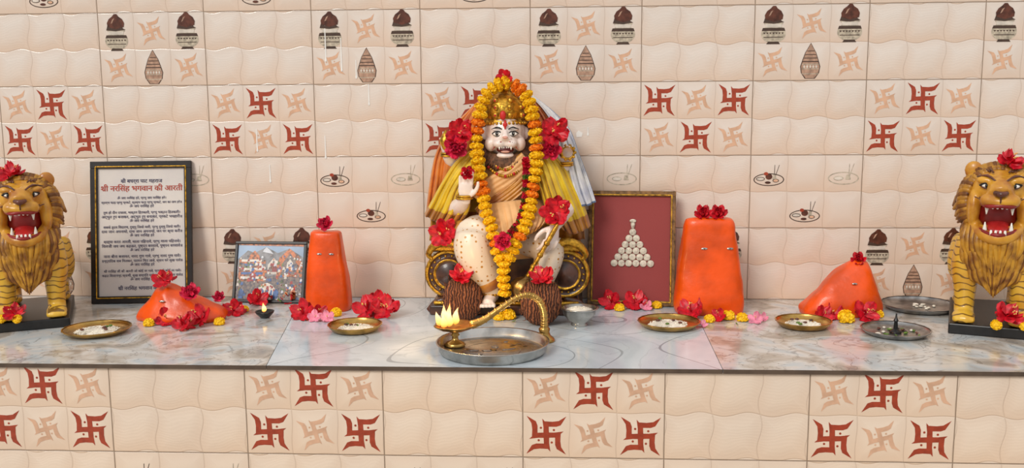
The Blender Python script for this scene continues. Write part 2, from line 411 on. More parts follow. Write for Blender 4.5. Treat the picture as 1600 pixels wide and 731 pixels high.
# ---------------------------------------------------------------- idol
def P(u,v,d=0):
    k=(3.75-d)/3.75; return V((.1446+(u-885)/391*k,-.2-d,.8558-(v-147)/390*k))
px=1/391
idol=empty('narasimha_idol',P(790,481,0))
def cl_mat(name,h,h2,rough=.55,fr=0):
    t=NT(name); f=t.noise(14,4)
    c=t.ramp(f,[(.3,hx(h2)),(.6,hx(h))]); t.col(c); t.b.inputs['Roughness'].default_value=rough
    t.b.inputs['Sheen Weight'].default_value=.3; t.bump(t.noise(90,3),.15,.004); return t.m
CY=cl_mat('yellow_silk','#ecc922','#cfa515',.4); CO=cl_mat('orange_cloth','#e08326','#b85a14'); CW=cl_mat('white_cloth','#e9e6e2','#b9bccb')
CG=cl_mat('gold_border_cloth','#c98a2c','#8e4a18',.35); CP=cl_mat('peach_robe','#ebb779','#d39a58'); CB=cl_mat('blue_trim','#6d86ab','#44597f')
SK=M('idol_skin','#f3e3d8',.35,var=.05,ns=20,coat=.3); SKP=M('idol_palm','#e2a793',.4,var=.1)
def dot_mat():
    t=NT('dhoti_white_gold'); vo=t.n('ShaderNodeTexVoronoi'); vo.inputs['Scale'].default_value=52; vo.inputs['Randomness'].default_value=.35
    t.t.links.new(t.obj(),vo.inputs['Vector'])
    t.col(t.mix(t.ramp(vo.outputs['Distance'],[(.2,(1,1,1,1)),(.28,(0,0,0,1))]),hx('#e6d5be'),hx('#b8802a'))); t.b.inputs['Roughness'].default_value=.35; return t.m
DH=dot_mat(); DB=M('throne_brown','#4a2c20',.35,var=.3,ns=20,coat=.3); HAIR=M('hair_brown','#704a30',.7,var=.35,ns=80)
def cloth(name,rows,mat,mat2=None,folds=5,amp=.008,nb=2,nu=40,res=6,solid=.002,side=0):
    R=[cr(r,max(2,nu//max(1,len(r)-1))) for r in rows]; n=min(len(r) for r in R); R=[r[:n] for r in R]
    cols=[cr([r[i] for r in R],res) for i in range(n)]; m=len(cols[0]); ph=random.uniform(0,6)
    vs=[];fs=[]
    for j in range(m):
        g_=min(1,j/m*1.6+.15)
        for i in range(n):
            t=i/(n-1); p=V(cols[i][j]); w=amp*g_*(math.sin(2*pi*folds*t+ph+.6*j/m)+.4*math.sin(2*pi*folds*2.3*t+1+ph))
            p.y+=w; vs.append(p)
    mi=[]
    for j in range(m-1):
        for i in range(n-1):
            fs.append((j*n+i,j*n+i+1,(j+1)*n+i+1,(j+1)*n+i))
            mi.append(1 if (mat2 and (j>=m-1-nb or (side==1 and i>=n-1-nb) or (side==-1 and i<nb))) else 0)
    b=MB([mat,mat2 or mat]); b.add((vs,fs),lambda k:mi[k]); return b.obj(name,idol,solid=solid)
# throne
b=MB([DB,GOLD])
b.add(box(P(795,430,0)+V((0,.06,0)),(.56,.24,.22)),0)
b.add(box(V((-.088,-.17,.02)),(.6,.3,.04)),0); b.add(box(V((-.088,-.175,.048)),(.57,.29,.014)),1)
b.add(box(P(790,383,.06)+V((0,.1,0)),(.60,.27,.022)),1)
b.obj('throne_block',idol,True,bevel=.006,ang=.6)
b=MB([DB,GOLD])
for cu,sg in((702,-1),(884,1)):
    c=P(cu,425,.09)
    pr=[(.0,-.024),(.03,-.02),(.04,-.014),(.052,-.008),(.056,-.014),(.06,-.014),(.064,-.006),(.074,-.002),(.082,-.008),(.088,-.012),(.096,.0),(.096,.02),(.088,.03),(.085,.22)]
    v_,f_=lathe([(r,-z) for r,z in pr],40)
    Mt=Matrix.Translation(c)@Matrix.Rotation(pi/2,4,'X')
    b.add((v_,f_),lambda k:1 if (k//40 in(3,4,8,9,10)) else 0,Mt)
    for k in range(18):
        th=2*pi*k/18; b.add(ell(c+V((.072*math.cos(th),-.004,.072*math.sin(th))),.005,8,6),1)
    b.add(tube([c+V((sg*.0,-.0,-.1)),c+V((sg*.05,0,-.115)),c+V((sg*.075,0,-.15))],[.016,.016,.02],10),0)
    b.add(tube([P(cu-sg*26,386,.13),P(cu,374,.13),P(cu+sg*22,380,.12),P(cu+sg*32,394,.1),P(cu+sg*26,402,.1)],[.012,.016,.015,.012,.006],10),1)
b.obj('throne_scrolls',idol)
# torso
b=MB([CP]); tz=lambda v:P(790,v).z
b.add(loft([(P(790,0).x,-.2,tz(395),.15,.11),(P(790,0).x,-.2,tz(350),.135,.10),(P(790,0).x,-.195,tz(320),.105,.085),(P(791,0).x,-.195,tz(285),.11,.088),(P(792,0).x,-.19,tz(255),.15,.085),(P(792,0).x,-.185,tz(238),.13,.06),(P(792,0).x,-.19,tz(228),.05,.045)],32))
b.obj('torso',idol)
def band(name,pts,w,mat,mat2,N=24):
    pts=cr(pts,6);n=len(pts);b=MB([mat,mat2])
    vs=[];fs=[]
    for i,p in enumerate(pts):
        p=V(p);T=(V(pts[min(i+1,n-1)])-V(pts[max(i-1,0)])).normalized();s=T.cross(V((0,-1,0))).normalized()
        for k in range(N+1): t=(k/N-.5); vs.append(p+s*w*t+V((0,-.006*math.cos(t*pi)-.0022*math.sin(k*1.25+i*.05),0)))
    mi=[]
    for i in range(n-1):
        for k in range(N): fs.append((i*(N+1)+k,i*(N+1)+k+1,(i+1)*(N+1)+k+1,(i+1)*(N+1)+k)); mi.append(1 if k in(0,1,N-1) else 0)
    b.add((vs,fs),lambda k:mi[k]); return b.obj(name,idol,solid=.003)
band('sash_1',[P(828,248,.085),P(812,262,.105),P(790,278,.115),P(768,292,.11),P(755,312,.1)],.085,CP,CG)
band('sash_2',[P(836,262,.085),P(815,285,.11),P(790,305,.115),P(765,320,.11),P(752,332,.1)],.06,CG,CP)
cloth('waist_cloth',[[P(752,318,.10),P(785,312,.125),P(830,308,.11),P(848,310,.08)],[P(750,335,.13),P(790,332,.16),P(835,326,.15),P(856,322,.1)],[P(752,352,.18),P(795,358,.2),P(832,345,.19),P(858,338,.14)],[P(768,372,.2),P(796,376,.215),P(826,364,.2),P(846,352,.17)]],CP,CG,11,.005,3,nu=90)
# legs
b=MB([DH])
b.add(tube([P(775,365,.02),P(752,362,.1),P(738,366,.18)],[.075,.078,.07],16)); b.add(tube([P(740,362,.17),P(740,385,.18),P(752,415,.17),P(768,442,.15),P(772,455,.14)],[.066,.074,.066,.05,.04],16))
b.add(tube([P(808,365,.02),P(832,372,.08),P(856,378,.12)],[.07,.066,.06],16)); b.add(tube([P(856,374,.11),P(860,395,.12),P(848,430,.12),P(838,452,.12)],[.056,.056,.05,.036],16))
b.obj('legs',idol,remesh=.006,smo=6)
b=MB([GOLD,CG])
for k in range(24):
    th=2*pi*k/24; c=P(771,455,.14); b.add(ell(c+V((.043*math.cos(th),.043*math.sin(th),0)),.006,8,5)); c=P(839,453,.12); b.add(ell(c+V((.04*math.cos(th),.04*math.sin(th),0)),.006,8,5))
b.add(tube([P(762,432,.16),P(768,444,.152)],[.056,.051],18,2),1); b.add(tube([P(757,424,.163),P(758,426,.163)],[.0585,.058],18,2),0)
b.obj('anklets',idol)
def foot(b,c,ang,L=.1):
    R=Matrix.Rotation(ang,3,'Z'); f=lambda x,y,z:V(c)+R@V((x,y,z))
    b.add(tube([f(0,.02,.03),f(0,-.02,.03),f(0,-.06,.018)],[.026,.026,.024],12,sq=.8))
    for k in range(5): b.add(tube([f(-.024+k*.012,-.06,.014),f(-.026+k*.013,-.088+abs(k-1)*.004,.012)],[.0085,.0075 if k else .009],8,3))
b=MB([SK]); foot(b,(P(768,0,.15).x,-.35,.05),-.15); foot(b,(P(836,0,.12).x,-.33,.05),.15); b.obj('feet',idol,remesh=.003)
# hands / arms
def hand(b,W,F,N,T,L,curl=.3,spread=.08,curls=None):
    W,F,N,T=V(W),V(F).normalized(),V(N).normalized(),V(T).normalized()
    b.add(tube([W-F*.1*L,W+F*.12*L,W+F*.32*L,W+F*.52*L],[.15*L,.19*L,.23*L,.21*L],12,3,sq=.42,up=N))
    for k,(ln,o) in enumerate([(.42,.17),(.47,.06),(.43,-.05),(.34,-.155)]):
        p=W+F*(.47-.02*abs(k-1))*L+T*o*L; d=(F+T*o*spread*6).normalized(); pts=[p]; a=0
        c_=curls[k] if curls else curl
        for s in(.4,.33,.27): 
            a+=c_; q=(d*math.cos(a)+N*math.sin(a)); pts.append(pts[-1]+q*ln*L*s)
        b.add(tube(pts,[.062*L,.058*L,.052*L,.042*L],8,3))
    p=W+F*.12*L+T*.13*L; b.add(tube([p,p+(T*.75+F*.5+N*.15)*.2*L,p+(T*.85+F*.95+N*.3)*.28*L,p+(T*.8+F*1.3+N*.4)*.31*L],[.075*L,.07*L,.06*L,.045*L],8,3))
b=MB([SK])
b.add(tube([P(752,256,.0),P(722,292,.03),P(712,322,.07)],[.05,.043,.036],14)); b.add(tube([P(712,322,.07),P(722,316,.13),P(728,306,.17)],[.036,.03,.022],14))
hand(b,P(729,309,.175),(.05,-.1,1),(.1,-1,.1),(1,0,.1),.125,.12)
b.obj('arm_raised',idol,remesh=.003,smo=3)
b=MB([SK])
b.add(tube([P(838,256,.0),P(872,292,.02),P(886,322,.06)],[.05,.043,.036],14)); b.add(tube([P(886,322,.06),P(876,336,.13),P(868,348,.17)],[.036,.031,.024],14))
hand(b,P(868,348,.175),(-.22,-.25,-1),(-.5,.6,0),(-1,-.2,.2),.135,.35)
b.obj('arm_lowered',idol,remesh=.003,smo=3)
b=MB([SK])
for su,pts,Fd in((-1,[P(745,250,-.03),P(715,250,-.01),P(702,238,.03)],(-.1,-.1,1)),(1,[P(845,250,-.03),P(872,262,0),P(886,254,.03)],(.1,-.1,1))):
    b.add(tube(pts,[.04,.034,.022],12)); hand(b,pts[-1],Fd,(0,-1,0),(-su,0,0),.10,.45)
b.obj('arms_back',idol,remesh=.0035,smo=3)
b=MB([GOLD,PNK])
b.add(lathe([(0,.0),(.012,.01),(.022,.03),(.024,.045),(.016,.06),(.008,.075),(.0,.085)],16,P(700,222,.06)-V((0,0,.03))))
for k in range(10): th=2*pi*k/10; b.add(ell(P(888,236,.06)+V((.028*math.cos(th),0,.028*math.sin(th))),.006,8,5))
b.add(tube([P(888,236,.06)+V((.024*math.cos(t),0,.024*math.sin(t))) for t in[2*pi*k/12 for k in range(13)]],.005,6,2))
for c,r,ax in((P(728,306,.165),.03,0),(P(869,345,.165),.03,0),(P(703,240,.03),.026,0),(P(885,255,.03),.026,0)):
    for z_ in(0,.009): b.add(tube([c+V((r*math.cos(t),r*.9*math.sin(t),z_)) for t in[2*pi*k/12 for k in range(13)]],.0045,6,2))
b.obj('bangles_emblems',idol)
# mace
b=MB([GOLD,BRD]); a0=P(866,358,.215); a1=P(824,432,.22); dr=(a1-a0).normalized()
b.add(tube([a0-dr*.03,a0,a0*.5+a1*.5,a1],[.006,.009,.008,.009],12)); Mt=Matrix.Translation(a1)@dr.to_track_quat('Z','Y').to_matrix().to_4x4()
b.add(lathe([(0,-.01),(.014,-.008),(.014,0),(.02,.004),(.036,.02),(.042,.04),(.036,.06),(.02,.074),(.014,.078),(.01,.088),(0,.096)],32,mod=lambda th,z:1+.07*math.cos(8*th)),1,Mt)
for k in(.25,.5,.75): b.add(ell(a0.lerp(a1,k),.012,10,8))
b.obj('mace',idol)
# head
b=MB([SK])
b.add(ell(P(792,205,.02),(.079,.085,.095),20,14)); b.add(ell(P(792,219,.08),(.052,.035,.034),16,10)); b.add(ell(P(783,222,.10),(.026,.024,.018))); b.add(ell(P(801,222,.10),(.026,.024,.018)))
b.add(ell(P(792,240,.085),(.036,.028,.014))); b.add(tube([P(792,200,.095),P(792,208,.107),P(792,214,.122)],[.009,.012,.017],10)); b.add(ell(P(786,215,.115),.009)); b.add(ell(P(798,215,.115),.009))
for s in(-1,1): b.add(ell(P(792+s*22,222,.065),(.024,.03,.03))); b.add(ell(P(792+s*13,200,.088),(.02,.012,.006)))
for s in(-1,1): b.add(ell(P(792+s*32,206,.02),(.012,.012,.026)))
b.obj('face',idol,remesh=.0035,smo=3)
MOU=M('mouth_dark_red','#5a0c0c',.4); TEE=M('teeth_white','#f3efe4',.3,var=.03); EYW=M('eye_white','#f5f1ea',.2,var=.02); TIL=M('tilak_red','#c2211d',.5)
b=MB([MOU,TEE,EYW,BLK,TIL,SKP])
b.add(ell(P(792,231,.098),(.034,.02,.014)),0)
b.add(ell(P(792,234,.108),(.018,.012,.006)),5)
for s in(-1,1):
    for o,l in((9,.010),(5,.004),(2,.004)): 
        b.add(tube([P(792+s*o,227.5,.116),P(792+s*o,227.5,.116)-V((0,0,l))],[.0042 if o==9 else .0035,.0015],8,2),1)
    e=P(792+s*12.5,207,.098); b.add(ell(e,(.0165,.009,.0095),14,8),2); b.add(ell(e+V((0,-.0065,.001)),(.0065,.005,.0075),12,8),3); b.add(ell(e+V((.002,-.0115,.003)),.0015,6,5),2)
    b.add(tube([e+V((-.019,.001,0)),e+V((-.008,-.008,.009)),e+V((.008,-.008,.0095)),e+V((.02,.002,.001))],.0022,6,3),3)
    b.add(tube([e+V((-.017,.0,-.002)),e+V((0,-.007,-.009)),e+V((.017,0,-.002))],.0015,6,3),3)
    b.add(tube([P(792+s*5,200,.103),P(792+s*12,197,.105),P(792+s*21,200,.088)],[.0018,.003,.0012],6,3),3)
    b.add(tube([P(792+s*6,219,.122),P(792+s*14,224,.112),P(792+s*20,232,.09)],[.0015,.002,.001],6,3),4)
    for k in range(3): b.add(ell(P(792+s*(8+k*3),219+k,.124-.003*k),.0013,6,4),3)
b.add(ell(P(792,212.5,.132),(.011,.006,.006)),5)
b.add(tube([P(792,186,.1),P(792,193,.108),P(792,200,.108)],[.003,.006,.002],8,3,sq=.4),4); b.add(ell(P(792,193,.11),(.009,.003,.009)),4)
b.obj('face_features',idol)
# beard & hair strands
b=MB([HAIR]); random.seed(11)
for k in range(360):
    t=random.uniform(-1,1); th=t*1.75; st=P(792+34*math.sin(th)*.95,241-14*max(0,abs(t)-.4)*2.4,.02+.072*math.cos(th)); 
    L=random.uniform(.035,.07)*(1-.3*abs(t)); dv=V((.55*math.sin(th)+random.uniform(-.25,.25),-.25*math.cos(th)-.1,-1)).normalized()
    b.add(tube([st+V((0,0,.006)),st+dv*L*.5+V((0,-.008,0)),st+dv*L+V((random.uniform(-.008,.008),.005,0))],[.005,.0045,.001],5,2))
b.add(ell(P(792,247,.05),(.07,.045,.03)))
for s in(-1,1): b.add(tube([P(792+s*30,190,.0),P(792+s*36,215,-.01),P(792+s*40,245,-.01)],[.02,.03,.02],10))
b.obj('beard',idol)
# crown
b=MB([GOLD,TIL,TEE]); c=P(791,190,.01); pr=[(.074,-.01),(.083,-.008),(.084,.008),(.078,.012),(.08,.02),(.086,.035),(.085,.055),(.078,.075),(.066,.092),(.05,.106),(.036,.114),(.03,.12),(.032,.126),(.022,.134),(.01,.142),(.006,.155),(0,.16)]
b.add(lathe(pr,40,c,mod=lambda th,z:1+.018*math.cos(10*th)*(z>.015)),0)
for k in range(34):
    th=2*pi*k/34; b.add(ell(c+V((.087*math.cos(th),.087*math.sin(th),0)),.006,8,5))
for rz,rr,n in((.03,.087,10),(.06,.085,10),(.085,.072,8)):
    for k in range(n):
        th=2*pi*(k+.5)/n-pi/2; q=c+V((rr*math.cos(th),rr*math.sin(th),rz)); b.add(ell(q,(.011,.011,.013),10,6)); b.add(ell(q+V((.008*math.cos(th),.008*math.sin(th),0)),.005,8,5),1 if k%2 else 0)
b.add(ell(c+V((0,-.09,.03)),(.012,.008,.018)),1)
for s in(-1,1):
    b.add(ell(P(792+s*31,232,.03),(.014,.01,.014)),0); b.add(ell(P(792+s*31,242,.03),(.008,.008,.012)),0)
    b.add(tube([P(792+s*30,188,.0),P(792+s*37,180,0),P(792+s*36,170,0),P(792+s*31,166,0)],[.008,.009,.007,.003],8,3))
b.obj('crown',idol)
# necklaces
b=MB([GOLD,TIL])
for vv,dd,w in((262,.115,22),(272,.125,26)):
    for k in range(17):
        t=(k/8-1); b.add(ell(P(792+w*t,vv-14*t*t,dd-.03*t*t),.0065,8,6),1 if k%4==0 else 0)
b.obj('necklaces',idol)
# cloths
cloth('cape_left',[[P(789,128,-.02),P(780,132,.0),P(772,140,.03)],[P(760,150,-.05),P(752,158,-.01),P(760,166,.03)],[P(712,195,-.05),P(728,196,-.0),P(745,200,.03)],[P(686,232,-.05),P(700,236,0),P(738,240,.03)],[P(674,280,-.04),P(690,290,0),P(720,296,.02)],[P(667,330,-.03),P(682,338,-.01),P(700,342,0)]],CO,CG,4,.01,2,side=-1)
cloth('cape_right',[[P(796,128,-.02),P(806,132,.0),P(815,138,.03)],[P(826,145,-.05),P(835,158,-.01),P(828,166,.03)],[P(866,190,-.05),P(858,196,-.0),P(842,200,.03)],[P(893,232,-.05),P(880,238,0),P(850,240,.03)],[P(910,285,-.03),P(890,292,0),P(864,296,.02)]],CO,CG,4,.01,2)
cloth('white_shawl',[[P(826,146,-.03),P(832,148,-.04),P(838,152,-.05)],[P(850,170,-.02),P(860,172,-.04),P(866,174,-.06)],[P(868,200,0),P(882,204,-.02),P(890,200,-.06)],[P(878,240,.02),P(895,244,0),P(905,238,-.05)],[P(890,290,.03),P(908,290,.01),P(922,284,-.04)],[P(902,318,.03),P(918,318,.01),P(931,312,-.03)]],CW,CB,3,.012,1,side=1)
cloth('sleeve_left',[[P(738,232,.05),P(750,238,.07),P(760,250,.08)],[P(712,252,.04),P(735,262,.10),P(757,272,.11)],[P(690,285,.03),P(715,292,.11),P(738,290,.12)],[P(675,312,.02),P(704,320,.11),P(735,322,.12)],[P(664,332,.0),P(690,346,.08),P(722,345,.10)]],CY,CG,6,.012,4,nu=60)
cloth('sleeve_right',[[P(828,240,.08),P(842,234,.07),P(856,232,.05)],[P(836,268,.11),P(856,258,.1),P(882,254,.03)],[P(846,296,.12),P(868,292,.12),P(900,288,.02)],[P(854,322,.12),P(882,330,.12),P(914,320,.01)],[P(872,348,.12),P(896,362,.1),P(923,350,0)]],CY,CG,6,.012,4,nu=60)
cloth('sleeve_back_panel',[[P(700,240,-.03),P(790,225,-.05),P(880,240,-.03)],[P(680,300,-.04),P(790,300,-.06),P(905,300,-.04)],[P(672,372,-.02),P(790,375,-.06),P(915,370,-.03)]],CY,CG,12,.012,4)
cloth('knee_cloth',[[P(690,338,.05),P(715,340,.1),P(738,342,.14)],[P(686,360,.06),P(712,362,.13),P(735,352,.17)],[P(690,378,.06),P(706,384,.12),P(716,380,.15)]],CG,CO,4,.006,1)
# garlands
gar=MB(FM); random.seed(5)
def gpath(pts,sp,size,oc,flat=.72):
    Q=[V(q) for q in cr(pts,30)]; i=0; last=None; k=0
    while i<len(Q)-1:
        if last is None or (Q[i]-last).length>=sp:
            T=(Q[min(i+1,len(Q)-1)]-Q[max(0,i-1)]).normalized(); last=Q[i]
            fl_m(gar,Q[i]+V((random.uniform(-.002,.002),0,0)),T+V((random.uniform(-.15,.15),random.uniform(-.1,.1),0)),size*random.uniform(.9,1.08),4 if k in oc else 3,flat); k+=1
        i+=1
gpath([P(793,130,.06),P(778,134,.07),P(763,148,.085),P(754,172,.1),P(749,200,.11),P(748,235,.125),P(752,268,.145),P(757,300,.16),P(762,330,.19),P(770,355,.215),P(776,380,.235),P(783,402,.245)],.028,.029,{7,8,15,16,23})
gpath([P(797,131,.06),P(812,137,.07),P(826,152,.085),P(834,178,.1),P(838,205,.11),P(840,235,.125),P(838,268,.145),P(833,300,.16),P(828,330,.19),P(818,355,.215),P(806,380,.235),P(794,402,.245)],.028,.029,{1,2,7,10,15,16,22})
gpath([P(788,408,.245),P(788,435,.24),P(789,463,.235)],.028,.029,set())
gar.obj('marigold_garland',idol)
b=MB(FM)
for pts in([P(824,248,.12),P(824,280,.135),P(822,310,.15),P(815,338,.18),P(803,358,.205)],[P(806,352,.2),P(796,366,.21),P(790,376,.22)]):
    for i,q in enumerate(cr(pts,5)): fl_r(b,V(q)+V((0,-.01,0)),(random.uniform(-.3,.3),-1,.2),.017,5 if i%3==1 else (0 if i%3 else 1))
b.obj('rose_garland',idol)
b=MB(FM)
for u,v,d,s,k in[(792,122,.06,24,'h'),(722,206,.1,36,'h'),(716,228,.1,34,'r'),(866,206,.1,40,'h'),(862,232,.1,32,'r'),(733,267,.19,20,'R'),(693,362,.14,38,'h'),(868,328,.18,40,'h'),(788,373,.26,26,'r'),(824,252,.14,14,'R')]:
    s*=px/2
    (fl_h if k=='h' else fl_r)(b,P(u,v,d),(random.uniform(-.2,.2),-1,.15),s*1.15,0 if k!='r' else 1)
    if k=='h' and s>.04: fl_h(b,P(u+4,v-5,d-.01),(.3,-1,.5),s,0)
b.obj('hibiscus_flowers',idol)
# ---------------------------------------------------------------- coconuts
def fib():
    t=NT('coconut_husk'); w=t.n('ShaderNodeTexWave'); w.inputs['Scale'].default_value=30; w.inputs['Distortion'].default_value=9; w.inputs['Detail'].default_value=4
    t.t.links.new(t.obj(),w.inputs['Vector']); t.col(t.ramp(w.outputs['Fac'],[(.2,hx('#4a2414')),(.8,hx('#9a5a34'))])); t.b.inputs['Roughness'].default_value=.8; t.bump(w.outputs['Fac'],.8,.01); return t.m
HUSK=fib()
for x,y,r in((-.25,-.405,.076),(.05,-.455,.078)):
    b=MB([HUSK]+FM); pr=[(0,.0)]+[(r*math.sin(pi*(k/12))**.8*(1.0 if k<7 else 1),r*1.12*(1-math.cos(pi*k/12))) for k in range(1,12)]+[(0,r*2.24)]
    b.add(lathe(pr,40,mod=lambda th,z:1+.03*math.cos(3*th)),0,Matrix.Translation((x,y,0)))
    random.seed(int(r*1000))
    for k in range(160):
        th=random.uniform(0,2*pi); a=random.uniform(.12,.88)*pi; rr=r*math.sin(a)**.8; z=r*1.12*(1-math.cos(a)); q=V((x+rr*math.cos(th),y+rr*math.sin(th),z)); d=V((math.cos(th)*.35+random.uniform(-.5,.5),math.sin(th)*.35,random.uniform(-.6,1)))
        b.add(tube([q,q+d*.012,q+d*.02+V((0,0,.004))],[.0012,.001,.0004],4,1),0)
    top=V((x,y-.015,r*2.2+.012))
    for k in range(2): 
        m=place(top+V((0.012*k,-.01,0.0)),(random.uniform(-.3,.3),-.7,.8),.045)
        for vs,fs,kk in HB[k]: b.add((vs,fs),1 if kk==0 else 7,m)
    b.obj('coconut',None,org=(x,y,0))
# ---------------------------------------------------------------- sindoor stones
def stone(name,secs,e,org,amp,eyes=[],seed=0,sc=6):
    vs,fs=loft(secs,44,e,6)
    for v in vs:
        n=noise.noise_vector(V((v.x*sc+seed,v.y*sc,v.z*sc)))*amp+noise.noise_vector(V((v.x*20+seed,v.y*20,v.z*20)))*amp*.3; v+=n
        v.z=max(v.z,.0)
    r=empty(name,org); T=Matrix.Translation(org)
    b=MB([ORS]); b.add((vs,fs),0,T); b.obj('stone_body',r)
    b=MB([ST,BLK]); 
    for ex,ez,w in eyes:
        best=min((v for v in vs if abs(v.x-ex)<.02 and abs(v.z-ez)<.02),key=lambda v:v.y,default=V((ex,-.08,ez)))
        c=V(org)+V((ex,best.y-.001,ez)); b.add(ell(c,(w,.003,w*.36),14,8),0); b.add(ell(c+V((0,-.002,0)),(w*.22,.002,w*.2),10,6),1)
    if eyes: b.obj('silver_eyes',r)
    return r
stR=stone('sindoor_stone',[(0,0,0,.13,.075),(0,0,.03,.137,.08),(.0,0,.12,.13,.075),(0,0,.22,.115,.065),(-.003,0,.31,.102,.055),(-.003,0,.355,.095,.05),(-.003,0,.372,.08,.038),(-.003,0,.376,.03,.015)],3.2,(.707,-.235,0),.010,[(-.03,.262,.013),(.068,.262,.013)],1)
stL=stone('sindoor_stone',[(0,0,0,.086,.06),(0,0,.03,.09,.062),(.0,0,.15,.082,.056),(0,0,.25,.07,.05),(0,0,.30,.064,.045),(0,0,.32,.055,.036),(0,0,.325,.02,.012)],3.4,(-.812,-.225,0),.007,[(-.018,.235,.011),(.03,.235,.011)],5)
mdL=stone('sindoor_mound',[(0,0,0,.175,.09),(0,0,.02,.178,.095),(-.01,0,.06,.14,.08),(-.03,0,.095,.095,.06),(-.045,0,.125,.055,.04),(-.05,0,.14,.02,.015)],2.3,(-1.34,-.40,0),.024,[(-.05,.085,.012)],9)
mdR=stone('sindoor_mound',[(0,0,0,.15,.085),(0,0,.03,.15,.088),(.015,0,.08,.128,.078),(.03,0,.13,.095,.065),(.05,0,.17,.06,.048),(.06,0,.195,.03,.024),(.06,0,.2,.01,.01)],2.6,(1.215,-.24,0),.02,[(.03,.13,.011)],14)
# ---------------------------------------------------------------- frames
def dvn(s): return re.sub(r'((?:[क-ह]्)*[क-ह]़?)ि',r'ि\1',s)
def frame(name,c,w,h,bw,yaw,lean,fm,fm2=None,dep=.018):
    e=empty(name,(0,0,0)); b=MB([fm,fm2 or fm])
    for x,z,sw,sh in((0,h-bw/2,w,bw),(0,bw/2,w,bw),(-w/2+bw/2,h/2,bw,h-2*bw),(w/2-bw/2,h/2,bw,h-2*bw)): b.add(box((x,0,z),(sw,dep,sh)),0)
    if fm2:
        i=bw*.75
        for x,z,sw,sh in((0,h-i,w-2*i+.004,.005),(0,i,w-2*i+.004,.005),(-w/2+i,h/2,.005,h-2*i),(w/2-i,h/2,.005,h-2*i)): b.add(box((x,-dep/2,z),(sw,.006,sh)),1)
    o=b.obj('frame_border',None,False,bevel=.002); o.parent=e
    return e,lambda: (setattr(e,'location',c),setattr(e,'rotation_euler',(-lean,0,yaw)))
def kid(b,nm,e,**k): o=b.obj(nm,None,**k); o.parent=e; return o
INK=M('ink_navy','#2f2a52',.6,var=.02); INKR=M('ink_red','#b03a22',.6,var=.02); PAP=M('paper_cream','#ddd5cc',.45,var=.03,ns=6,h2='#cfc8c4'); BLF=M('black_frame','#1d1715',.35,var=.2)
e,fin=frame('framed_aarti_text',(-1.627,-.128,.001),.415,.595,.03,.12,.16,BLF,GOLD)
kid(MB([PAP]).add(box((0,.003,.2975),(.37,.006,.55))),'paper',e,smooth=False)
def text(s,x,z,wid,mat,e,bold=0,shri=False,y=-.0015):
    shri=s.startswith('शी ')
    for rep in range(2 if bold else 1):
        cu=bpy.data.curves.new('text_line','FONT'); cu.body=dvn(s); cu.size=.1; cu.extrude=0
        cu.materials.append(mat); o=bpy.data.objects.new('text_line',cu); bpy.context.collection.objects.link(o)
        bpy.context.view_layer.update(); k=wid/max(.01,o.dimensions.x)
        o.scale=(k,k,k); o.rotation_euler=(pi/2,0,0); o.location=(x-wid/2+rep*bold,y-.0002*rep,z); o.parent=e
    if shri:
        sz=.1*k; b=MB([mat]); x0=x-wid/2; b.add(([V((x0+.55*sz,y-.0004,z+.30*sz)),V((x0+.55*sz,y-.0004,z+.20*sz)),V((x0+.34*sz,y-.0004,z-.0*sz)),V((x0+.30*sz,y-.0004,z+.05*sz))],[(0,1,2,3)])); kid(b,'text_stroke',e,smooth=False)
    return k*.1
f=lambda v:.595-(v-251)/(476-251)*.595
text('शी बधर्रा घाट महराज',.0,f(285),.17,INK,e,.0007)
text('शी नरसिंह भगवान की आरती',0,f(298),.335,INKR,e,.0012)
st=[('ॐ जय नरसिंह हरे, प्रभु जय नरसिंह हरे।','स्तम्भ फाड़ प्रभु प्रकटे, स्तम्भ फाड़ प्रभु प्रकटे, जन का ताप हरे॥'),
('तुम हो दीन दयाला, भक्तन हितकारी, प्रभु भक्तन हितकारी।','अद्भुत रूप बनाकर, अद्भुत रूप बनाकर, प्रकटे भयहारी॥'),
('सबके हृदय विदारण, दुस्यु जियो मारी, प्रभु दुस्यु जियो मारी।','दास जान अपनायो, दास जान अपनायो, जन पर कृपा करी॥'),
('ब्रह्मा करत आरती, माला पहिनावे, प्रभु माला पहिनावे।','शिवजी जय जय कहकर, पुष्पन बरसावे, पुष्पन बरसावे॥'),
('नाना बीना बजावत, नारद गुण गावे, प्रभु नारद गुण गावे।','इन्द्रादिक सब मिलकर, चरणन चित लावे, ध्यान धरे सुख पावे॥'),
('शी नरसिंह जी की आरती जो कोई नर गावे, प्रभु जो कोई नर गावे।','कहत शिवानन्द स्वामी, सुख सम्पति पावे, मन वांछित फल पावे॥')]
v0=311
for i,(a,b_) in enumerate(st):
    text(a,0,f(v0),.2 if i==0 else .315,INK,e,.0004); text(b_,0,f(v0+7),.33,INK,e,.0004); text('ॐ जय नरसिंह हरे',0,f(v0+13.2),.10,INK,e,.0004); v0+=23.2
text('शी नरसिंह भगवान की जय',0,f(455),.2,INK,e,.0007)
fin()
e,fin=frame('framed_temple_photo',(-1.098,-.112,.001),.31,.258,.012,-.05,.3,BLF)
pm=[M('photo_sky','#8fa9c4',.25,var=.1,ns=8),M('photo_mountain','#7b7a7c',.25,ns=30,var=.3),M('photo_snow','#d6d9de',.25,ns=30),M('photo_temple_orange','#b0622e',.25,ns=90,var=.5),M('photo_white','#d9d2c4',.25,ns=60),M('photo_green','#5f6f3a',.25,ns=50,var=.4),M('photo_red','#a0302a',.25,ns=50,var=.3),M('photo_blue','#3c5f96',.25,ns=60,var=.3),M('photo_crowd','#8a7a6e',.25,ns=120,h2='#3f3a4a')]
b=MB(pm); PR=lambda pts,mi,l=0:poly(b,pts,0,-.002,.129,mi,1,0,l)
